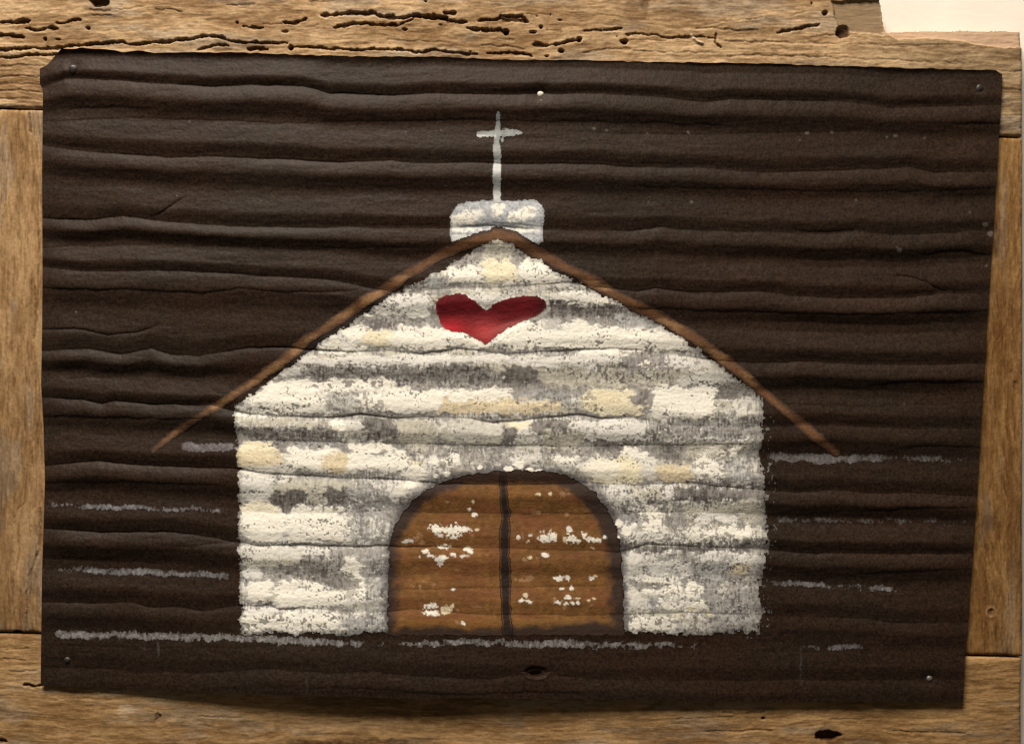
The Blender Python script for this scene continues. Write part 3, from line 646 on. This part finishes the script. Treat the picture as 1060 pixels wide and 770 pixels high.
# ================================================================ THE FRAME BOARDS
YF = 0.0015
def board(name, label, x0, x1, y0, y1, vert, seed, c_lo, c_hi, cracks, holes, stains=(), cut=None, step=.8, relief=1.0, hook=None):
    """x0..y1: functions (edge curves) or numbers"""
    f = lambda a: (a if callable(a) else (lambda q: np.full_like(np.asarray(q, float), a)))
    X0, X1, Y0, Y1 = map(f, (x0, x1, y0, y1))
    mx0, mx1 = float(X0(np.array([400.]))[0]), float(X1(np.array([400.]))[0])
    my0, my1 = float(Y0(np.array([500.]))[0]), float(Y1(np.array([500.]))[0])
    if vert: my0, my1 = float(Y0(np.array([mx0]))[0]), float(Y1(np.array([mx0]))[0])
    nc = int((mx1 - mx0) / step) + 2; nr = int((my1 - my0) / step) + 2
    s = np.linspace(0, 1, nc)[None, :]; t = np.linspace(0, 1, nr)[:, None]
    ug = mx0 + (mx1 - mx0) * s
    v = Y0(ug) + (Y1(ug) - Y0(ug)) * t
    u = X0(v) + (X1(v) - X0(v)) * s + 0 * v
    g, c = (v, u) if vert else (u, v)                 # along the grain, across it
    cw = c + (fbm(g / 90, c / 30, seed, 3) - .5) * 14 + (fbm(g / 400, c / 60, seed + 1, 2) - .5) * 20
    g1 = fbm(g / 60, cw / 5, seed + 2, 5, .6); g2 = fbm(g / 9, cw / 2.2, seed + 3, 3); g3 = fbm(g / 70, cw / 16, seed + 4, 3)
    pores = fbm(g / 4.5, c / 1.3, seed + 5, 3, .65)
    mix = np.clip(.5 + (g1 - .5) * 1.2 + (g2 - .5) * 1.2 + (g3 - .5) * 1.5, 0, 1)[..., None]
    C = c_lo * (1 - mix) + c_hi * mix
    C = C * (1 + .5 * (pores - .5) + .22 * (vn(u / 1.4, v / 1.4, seed + 16) - .5))[..., None]
    C = C * (1 - .22 * sstep(.66, .76, pores))[..., None]
    hh = ((g1 - .5) * 1.3 + (g2 - .5) * .6 + (pores - .5) * .45 + (g3 - .5) * 1.6 + (fbm(u / 3, v / 3, seed + 15, 2) - .5) * .35 + (fbm(u / 60, v / 60, seed + 6, 2) - .5) * 2) * relief
    jx = (fbm(u / 7, v / 5, seed + 7, 4, .6) - .5); 
    dark = np.zeros_like(u)
    for k, (pts, w) in enumerate(cracks):
        xs = [q[0] for q in pts]; ys = [q[1] for q in pts]
        j0 = np.searchsorted(u[nr // 2], min(xs) - 12); j1 = np.searchsorted(u[nr // 2], max(xs) + 12)
        sub = (slice(None), slice(max(0, j0 - 4), j1 + 4))
        uu = u[sub]; vv = v[sub]
        if uu.size == 0: continue
        rw = slice(max(0, int((min(ys) - 22 - my0) / step)), int((max(ys) + 14 - my0) / step)) if not vert else slice(None)
        if rw.stop is not None and rw.stop <= 2: continue
        sub = (rw, sub[1]); uu = u[sub]; vv = v[sub]
        if uu.size == 0: continue
        if vert: d, fr = line_dist(uu + jx[sub] * 3.0, vv, pts)
        else: d, fr = line_dist(uu, vv + jx[sub] * 4.2, pts)
        ww = w * .40 * np.clip(-.45 + 2.9 * fbm(g[sub] / 6, 0 * g[sub] + k, seed + 8, 4, .65), .12, 2) * np.clip(np.minimum(fr, 1 - fr) * 14 + .35, 0, 1)
        e = np.clip(1 - d / (ww + .7), 0, 1)
        ck = .45 if vert else 1.0
        dep = np.minimum(w * .95, 3.4) * sstep(0, .8, e) * ck * (1 if w > 1.9 else .5)
        hh[sub] = np.minimum(hh[sub], hh[sub] - dep)
        lip = np.exp(-((d - ww - 2) / 1.6) ** 2) * min(w, 3) * .07
        hh[sub] += lip
        dark[sub] = np.maximum(dark[sub], sstep(.05, .7, e) * min(1, w / 2.6) ** 1.3 * (.6 if vert else 1))
    for k, (x, y, rx, ry, dp) in enumerate(holes):
        d = np.hypot((u - x) / rx, (v - y) / ry) + jx * .9
        e = np.clip((1.15 - d) * min(rx, ry), 0, 2) / 2
        e = np.clip(e, 0, 1)
        hh -= dp * sstep(0, .8, e); dark = np.maximum(dark, sstep(.1, .8, e) * min(1, dp / 4))
    for (x, y, rx, ry, col, op) in stains:
        d = np.hypot((u - x) / rx, (v - y) / ry) + (fbm(u / 9, v / 9, seed + 12, 3) - .5) * 1.1
        a = ((1 - sstep(.45, 1.15, d)) * op * (.5 + .8 * fbm(u / 3, v / 3, seed + 13, 2)))[..., None]
        C = C * (1 - a) + col * a
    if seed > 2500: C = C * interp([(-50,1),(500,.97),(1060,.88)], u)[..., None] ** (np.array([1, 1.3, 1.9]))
    gw = sstep(.55, .72, fbm(g / 60, c / 14, seed + 20, 4))[..., None] * .32
    C = C * (1 - gw) + C.mean(2, keepdims=True) * np.array([1.02, .96, .82]) * gw
    fb = sstep(.64, .70, fbm(g / 26, cw / 1.6, seed + 21, 3))[..., None] * .38
    C = C * (1 - fb * np.array([.7, .85, 1.0]))
    C = C * (1 - .80 * dark[..., None]) + A(78, 46, 24) * .8 * dark[..., None] * .8
    # worn arrises
    eu = np.minimum(u - X0(v), X1(v) - u); ev = np.minimum(v - Y0(u), Y1(u) - v)
    e = np.minimum(eu, ev) + (fbm(u / 8, v / 8, seed + 9, 2) - .5) * 2
    hh -= 2.6 * np.exp(-np.clip(e, 0, 30) / 1.3)
    keep = np.ones(u.shape, bool)
    if hook: hh, C, keep = hook(u, v, hh, C, keep)
    o = grid_mesh(name, u, v, hh, C, keep_cells(keep), YF, M_wood_v if vert else M_wood_h, root, skirt=.021, persp=False)
    o['label'] = label
    return o

tw_lo, tw_hi = A(140, 106, 68), A(200, 164, 118)
top_cracks = [
 ([(0,23.5),(11,23.5),(30,21.7)],4),([(57,24),(66,23.5),(75,20.5),(83,20.7)],3),([(26,30),(38,31),(49,29),(59,30)],4),([(-5,37.5),(9,36),(12,38),(24,38)],4),
 ([(-10,52.5),(0,52),(25,50),(57,49.5),(75,47),(106,45),(119,44),(140,45.5),(170,43),(200,40.5),(211,37),(230,39),(238,43),(262,44.3),(297,44.5)],3.4),
 ([(-10,61),(0,60),(17,58.5),(38,57),(60,56.5)],2.6),([(-10,70),(20,67),(46,68)],1.4),([(-10,80),(20,78),(45,80)],1.5),([(-10,87),(12,86),(45,88)],1.3),([(-10,95),(18,93),(45,96)],1.6),([(-10,103),(20,101),(45,104)],1.3),
 ([(160,9.5),(174,9),(188,13)],1.8),([(120,10),(150,6)],1),([(95,15),(115,16)],1.5),([(92,10),(114,11)],1.6),
 ([(204,51),(212,49.5),(225,47),(236,47)],2.6),([(256,50.5),(277,50.5)],4.4),([(304,48.7),(332,49.5),(362,51.3),(377,51.3),(389,50),(400,51),(423,52),(430,54.5),(451,51.3),(470,54.5),(494,56)],2.6),
 ([(332,15.5),(360,14),(388,13),(396,17),(417,18.5),(428,16),(462,18),(464,21),(483,23)],4.6),([(459,13),(472,13.5)],4),([(428,17),(445,18),(462,19)],5.5),([(345,29),(364,24.5),(400,25),(411,26),(419,22.5),(428,20)],3),
 ([(293,23),(306,23),(317,19)],3),([(251,27.5),(272,28.7)],2.6),([(234,4.5),(250,4),(264,3.5)],1.8),([(272,24),(292,25)],1.4),([(300,31),(330,26)],1),([(320,2),(345,1)],1.2),
 ([(495,21),(517,20),(519,17),(540,17),(547,22)],4),([(519,20),(545,21.5)],5),([(484,29.5),(494,30.5),(513,31),(518,30),(524,34)],4.2),([(504,54.7),(525,55),(545,56),(551,58)],3),
 ([(552,46),(566,47),(581,45),(590,41.5),(602,40.5)],4),([(498,46),(509,46),(543,50.5)],1.8),([(400,41),(430,42),(465,44)],1.3),([(545,14),(568,15)],1.3),([(566,31.5),(582,32.5)],1.5),([(515,40),(533,42)],1.1),
 ([(604,31),(624,31),(644,29)],2.2),([(648,35),(681,36),(690,39.5),(715,38),(741,38.5)],2.1),([(721,29),(741,28.5),(762,31),(785,31)],1.8),([(741.5,35),(740.5,45),(747,49)],2.6),([(751,42.5),(775,43),(800,43.5),(864,45)],1.8),
 ([(753,57.5),(800,57),(861,59)],1.7),([(604,54),(628,51),(653,50.5)],1.6),([(656,53),(700,54),(741,54.7)],1.3),([(653,40.5),(690,42.5)],1.2),([(730,25),(790,18)],1.0),
 ([(805,33),(827,29.5),(849,24.5)],2.8),([(880,46),(930,47),(990,46)],1.0),([(1038,73.5),(1062,73.5)],1.6),([(1037,92),(1062,93)],1.1),([(1036,120),(1062,118)],1),([(860,60),(930,62),(1000,66)],1.1),([(840,38),(862,36),(868,35)],1.6),
 ([(820,16),(836,12)],1.2)]
top_holes = [(103,1,10,5.5,9),(46,40,2,2.4,4),(59.5,40.5,4,1.4,3),(90.5,29,3,2.2,5),(245,23,1.8,1.6,4),(301,49.5,2.8,3,6),(524,33,3.2,3.2,7),(560,28,2.4,2.2,6),(552,33,4,2,5),(580,20.5,3.4,1.4,4),(581,52.5,3.2,2.4,6),(566,58,3,1.4,4),
 (419,30,4,2,4),(440.5,1,2,1.6,5),(456,25.5,3.4,1.2,3),(556,16.6,2.8,1.2,3),(570,15,1.2,1.8,3),(600,40.5,3,2.8,6),(646,43,4.2,2.8,7),(639,38,1.2,1.4,3),(855,13,3.6,2.8,5),(841,3,1.4,1.4,4),(874,32.5,7,6.2,9),(487,53,1.6,1.4,3),(295,32.5,4,1.6,3)]
dkst = A(128, 96, 62)
top_stains = [(655,5,12,28,dkst,.6),(668,0,6,18,A(96,66,40),.7),(705,16,22,12,dkst,.45),(100,10,16,14,dkst,.5),(165,25,30,10,dkst,.25),(300,28,40,16,dkst,.3),(232,45,30,5,dkst,.3),(340,30,16,10,dkst,.3),(390,38,14,6,dkst,.25),(20,95,26,12,dkst,.2)]
def top_hook(u, v, hh, C, keep):
    rag_ = (fbm(u / 5, v / 5, 900, 3) - .5) * 5
    # grey weathered recess left of the missing corner
    rec = (1 - sstep(-1.5, 1.5, poly_sdf(u, v, [(862,2),(885,0),(914,-2),(914,36),(902,34),(880,33),(868,27)]) + rag_ * .7))
    hh = hh * (1 - .55 * rec) - 3.2 * rec
    C = C * (1 - rec[..., None] * .8) + A(146, 120, 88) * rec[..., None] * .8 * (.9 + .2 * fbm(u / 20, v / 4, 901, 3))[..., None]
    # missing corner
    topy = np.interp(u, [860,885,887,905,911,913.5,915,918,925,960,1000,1062], [-60,-60,-4,-4,-4,6,26,33,32,31,30,30.5]) + rag_ * .35
    topy = np.where(u < 885, -60, topy)
    keep = keep & (v > topy)
    # pinkish fresh split along the broken edge, sloping back
    lo = np.interp(u, [915,930,960,1000,1010,1040,1062], [34,42,40,43,46.5,50,49])
    fr = (1 - sstep(lo - 2.2, lo, v + rag_ * .5)) * sstep(913, 922, u)
    C = C * (1 - fr[..., None] * .85) + A(214, 170, 130) * fr[..., None] * .85 * (.88 + .25 * fbm(u / 30, v / 2, 902, 3))[..., None]
    hh = hh - fr * (2 + .22 * np.clip(lo - v, 0, 20))
    # right end of the board is smoother and browner
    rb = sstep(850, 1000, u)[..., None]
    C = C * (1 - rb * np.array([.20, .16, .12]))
    # splinter
    d, _ = line_dist(u, v, [(716,37),(722,43),(727,45)]); sp_ = np.exp(-(d / 1.3) ** 2)
    hh = hh + sp_ * 2.5; C = C * (1 - sp_[..., None] * .6) + A(235, 212, 172) * sp_[..., None] * .6
    return hh, C, keep
jt = lambda q: 110.5 + (np.asarray(q, float)) * .0285           # joint under the top board
jb = lambda q: 656.5 + (np.asarray(q, float)) * .0235
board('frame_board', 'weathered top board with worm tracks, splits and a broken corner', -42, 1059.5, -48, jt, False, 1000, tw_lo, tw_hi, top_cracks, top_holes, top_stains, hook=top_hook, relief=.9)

left_cracks = [([(30,117),(31,137)],2.6),([(31.5,146),(36,180),(38.5,220),(40,262)],1.6),([(36,297),(37,337),(34.5,351)],2.2),([(34.5,360),(37,394),(37,428),(33,451),(33,480)],1.8),([(26,486),(26,520),(19,526),(14,537)],1.6),
 ([(41.5,526),(40,569),(31.5,591),(27,614),(27,651)],2.1),([(12,543),(14,586),(15,651)],1.3),([(5,160),(8,300),(6,420)],.9),([(20,200),(18,290),(22,380)],.8),([(31,290),(32,330)],1.6),([(10,130),(13,190)],.8)]
left_holes = [(16,656,6,3,6)]
left_st = [(31,127,3,12,A(120,88,50),.4),(33,320,5,40,A(120,86,46),.5),(36,440,5,30,A(120,86,46),.4),(33,600,6,40,A(124,90,50),.4),(3,620,6,50,A(130,98,58),.4)]
board('frame_board', 'upright board of the frame with a long wavy split, left of the sheet', -42, 74, lambda q: jt(q) + 2.2, lambda q: jb(q) - 2.0, True, 2000, A(134,99,60), A(178,140,94), left_cracks, left_holes, left_st, relief=.8)

right_cracks = [([(1021,560),(1021.5,600),(1021,640),(1021,681)],1.7),([(1048,300),(1050,350)],1.2),([(1044,210),(1046,260)],.9),([(1034,325),(1037,345),(1033,352)],1.6),([(1051,395),(1052,405)],2),([(1030,430),(1029,470)],.9)]
right_st = [(1034,345,5,10,A(112,72,36),.6),(1046,220,10,30,A(130,88,44),.4),(1050,470,7,8,A(104,70,36),.5),(1026,540,8,10,A(100,66,34),.55),(1047,545,8,20,A(112,76,40),.5),(1054,600,6,22,A(104,70,38),.5),(1022,480,8,40,A(120,82,42),.4),(1052,395,4,5,A(80,52,28),.6),(1047,384,3,3,A(80,52,28),.6),(1048,430,3,6,A(100,66,36),.5),(1045,290,12,14,A(170,130,80),.3)]
right_kn = [(1026.5,634,3,4,1.2)]
def right_hook(u, v, hh, C, keep):
    rr = np.hypot(u - 1027, v - 634); ring = np.exp(-((rr - 5) / 1.6) ** 2)
    hh = hh + ring * .4; C = C * (1 - ring[..., None] * .25) + A(190, 150, 102) * ring[..., None] * .25
    lt = (sstep(1022, 1020, u) * sstep(580, 640, v))[..., None]
    C = C * (1 + .15 * lt)
    return hh, C, keep
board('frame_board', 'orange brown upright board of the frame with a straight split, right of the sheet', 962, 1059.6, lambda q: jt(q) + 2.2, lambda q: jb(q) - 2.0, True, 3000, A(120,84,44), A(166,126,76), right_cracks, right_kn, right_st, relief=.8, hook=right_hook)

bot_cracks = [([(24,709),(34,710),(46,709)],3.2),([(-5,766),(6,768)],4),([(748,738),(770,738.5),(792,736.5)],1.4),([(5,672),(30,671)],1.2),([(3,682),(26,683)],1.2),([(10,695),(38,694)],1.2),([(700,744),(760,742)],1),([(730,757),(800,756)],1.3),([(920,757),(1000,759)],1.2),
([(860,745),(900,744)],.9),([(160,745),(166,740)],1.8),([(60,722),(120,724)],.8),([(205,742),(250,743)],1.0)]
bot_holes = [(858,762,12,5.5,8),(790.5,744,2.2,1.6,4),(163,743,3,5,1.2),(451,739,3,3,1.2)]
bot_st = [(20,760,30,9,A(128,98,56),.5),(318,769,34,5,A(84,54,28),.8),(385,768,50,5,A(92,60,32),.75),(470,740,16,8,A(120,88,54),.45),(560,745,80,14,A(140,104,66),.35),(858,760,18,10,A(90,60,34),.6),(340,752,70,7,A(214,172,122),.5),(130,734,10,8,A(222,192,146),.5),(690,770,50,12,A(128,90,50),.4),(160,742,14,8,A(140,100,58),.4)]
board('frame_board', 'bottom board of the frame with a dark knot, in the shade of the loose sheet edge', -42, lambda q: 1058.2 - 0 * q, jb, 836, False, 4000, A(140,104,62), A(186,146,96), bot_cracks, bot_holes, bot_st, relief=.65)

# ================================================================ WALL
wm = bpy.data.materials.new('cream_wall_paint'); wm.use_nodes = True
nt = wm.node_tree; b = nt.nodes['Principled BSDF']; b.inputs['Roughness'].default_value = .85
nz = nt.nodes.new('ShaderNodeTexNoise'); nz.inputs['Scale'].default_value = 60; nz.inputs['Detail'].default_value = 6
rp = nt.nodes.new('ShaderNodeValToRGB')
rp.color_ramp.elements[0].position = .3; rp.color_ramp.elements[1].position = .7
rp.color_ramp.elements[0].color = (.74, .68, .60, 1); rp.color_ramp.elements[1].color = (.80, .74, .65, 1)
nt.links.new(nz.outputs['Fac'], rp.inputs[0]); nt.links.new(rp.outputs[0], b.inputs['Base Color'])
bp = nt.nodes.new('ShaderNodeBump'); bp.inputs['Strength'].default_value = .25; bp.inputs['Distance'].default_value = .001
nz2 = nt.nodes.new('ShaderNodeTexNoise'); nz2.inputs['Scale'].default_value = 350
nt.links.new(nz2.outputs['Fac'], bp.inputs['Height']); nt.links.new(bp.outputs[0], b.inputs['Normal'])
me = bpy.data.meshes.new('wall')
y = YF + .0235
me.from_pydata([(-2.2, y, -1.6), (2.2, y, -1.6), (2.2, y, 1.6), (-2.2, y, 1.6), (-2.2, y + .1, -1.6), (2.2, y + .1, -1.6), (2.2, y + .1, 1.6), (-2.2, y + .1, 1.6)], [],
               [(0, 1, 2, 3), (5, 4, 7, 6), (4, 0, 3, 7), (1, 5, 6, 2), (3, 2, 6, 7), (4, 5, 1, 0)])
me.materials.append(wm)
wall = bpy.data.objects.new('wall', me); COL.objects.link(wall)
tag(wall, 'plain cream painted wall behind the framed church painting', kind='structure')
wall['category'] = 'wall'

# ================================================================ LIGHT
ld = bpy.data.lights.new('ceiling_lamp', 'AREA'); ld.shape = 'DISK'; ld.size = 1.45
ld.energy = 232; ld.color = (1.0, .90, .78)
lo = bpy.data.objects.new('ceiling_lamp', ld); COL.objects.link(lo)
lo.location = (-.65, -1.6, 2.75)
from mathutils import Vector
lo.rotation_euler = (Vector((0, 0, 0)) - lo.location).to_track_quat('-Z', 'Y').to_euler()
w = bpy.data.worlds.new('World'); sc.world = w; w.use_nodes = True
bg = w.node_tree.nodes['Background']; bg.inputs[0].default_value = (1.0, .88, .74, 1); bg.inputs[1].default_value = .08

# ================================================================ CAMERA
cam = bpy.data.cameras.new('camera'); co = bpy.data.objects.new('camera', cam); COL.objects.link(co)
cam.sensor_width = 36; cam.lens = 36 * D / 1.060
cam.clip_start = .01; cam.clip_end = 50
co.location = (0, -D, 0); co.rotation_euler = (math.pi / 2, 0, 0)
sc.camera = co
sc.view_settings.view_transform = 'Standard'; sc.view_settings.look = 'None'
sc.view_settings.exposure = 0; sc.view_settings.gamma = 1
sc.cycles.max_bounces = 5
sc.cycles.pixel_filter_type = 'BLACKMAN_HARRIS'; sc.cycles.filter_width = 1.35
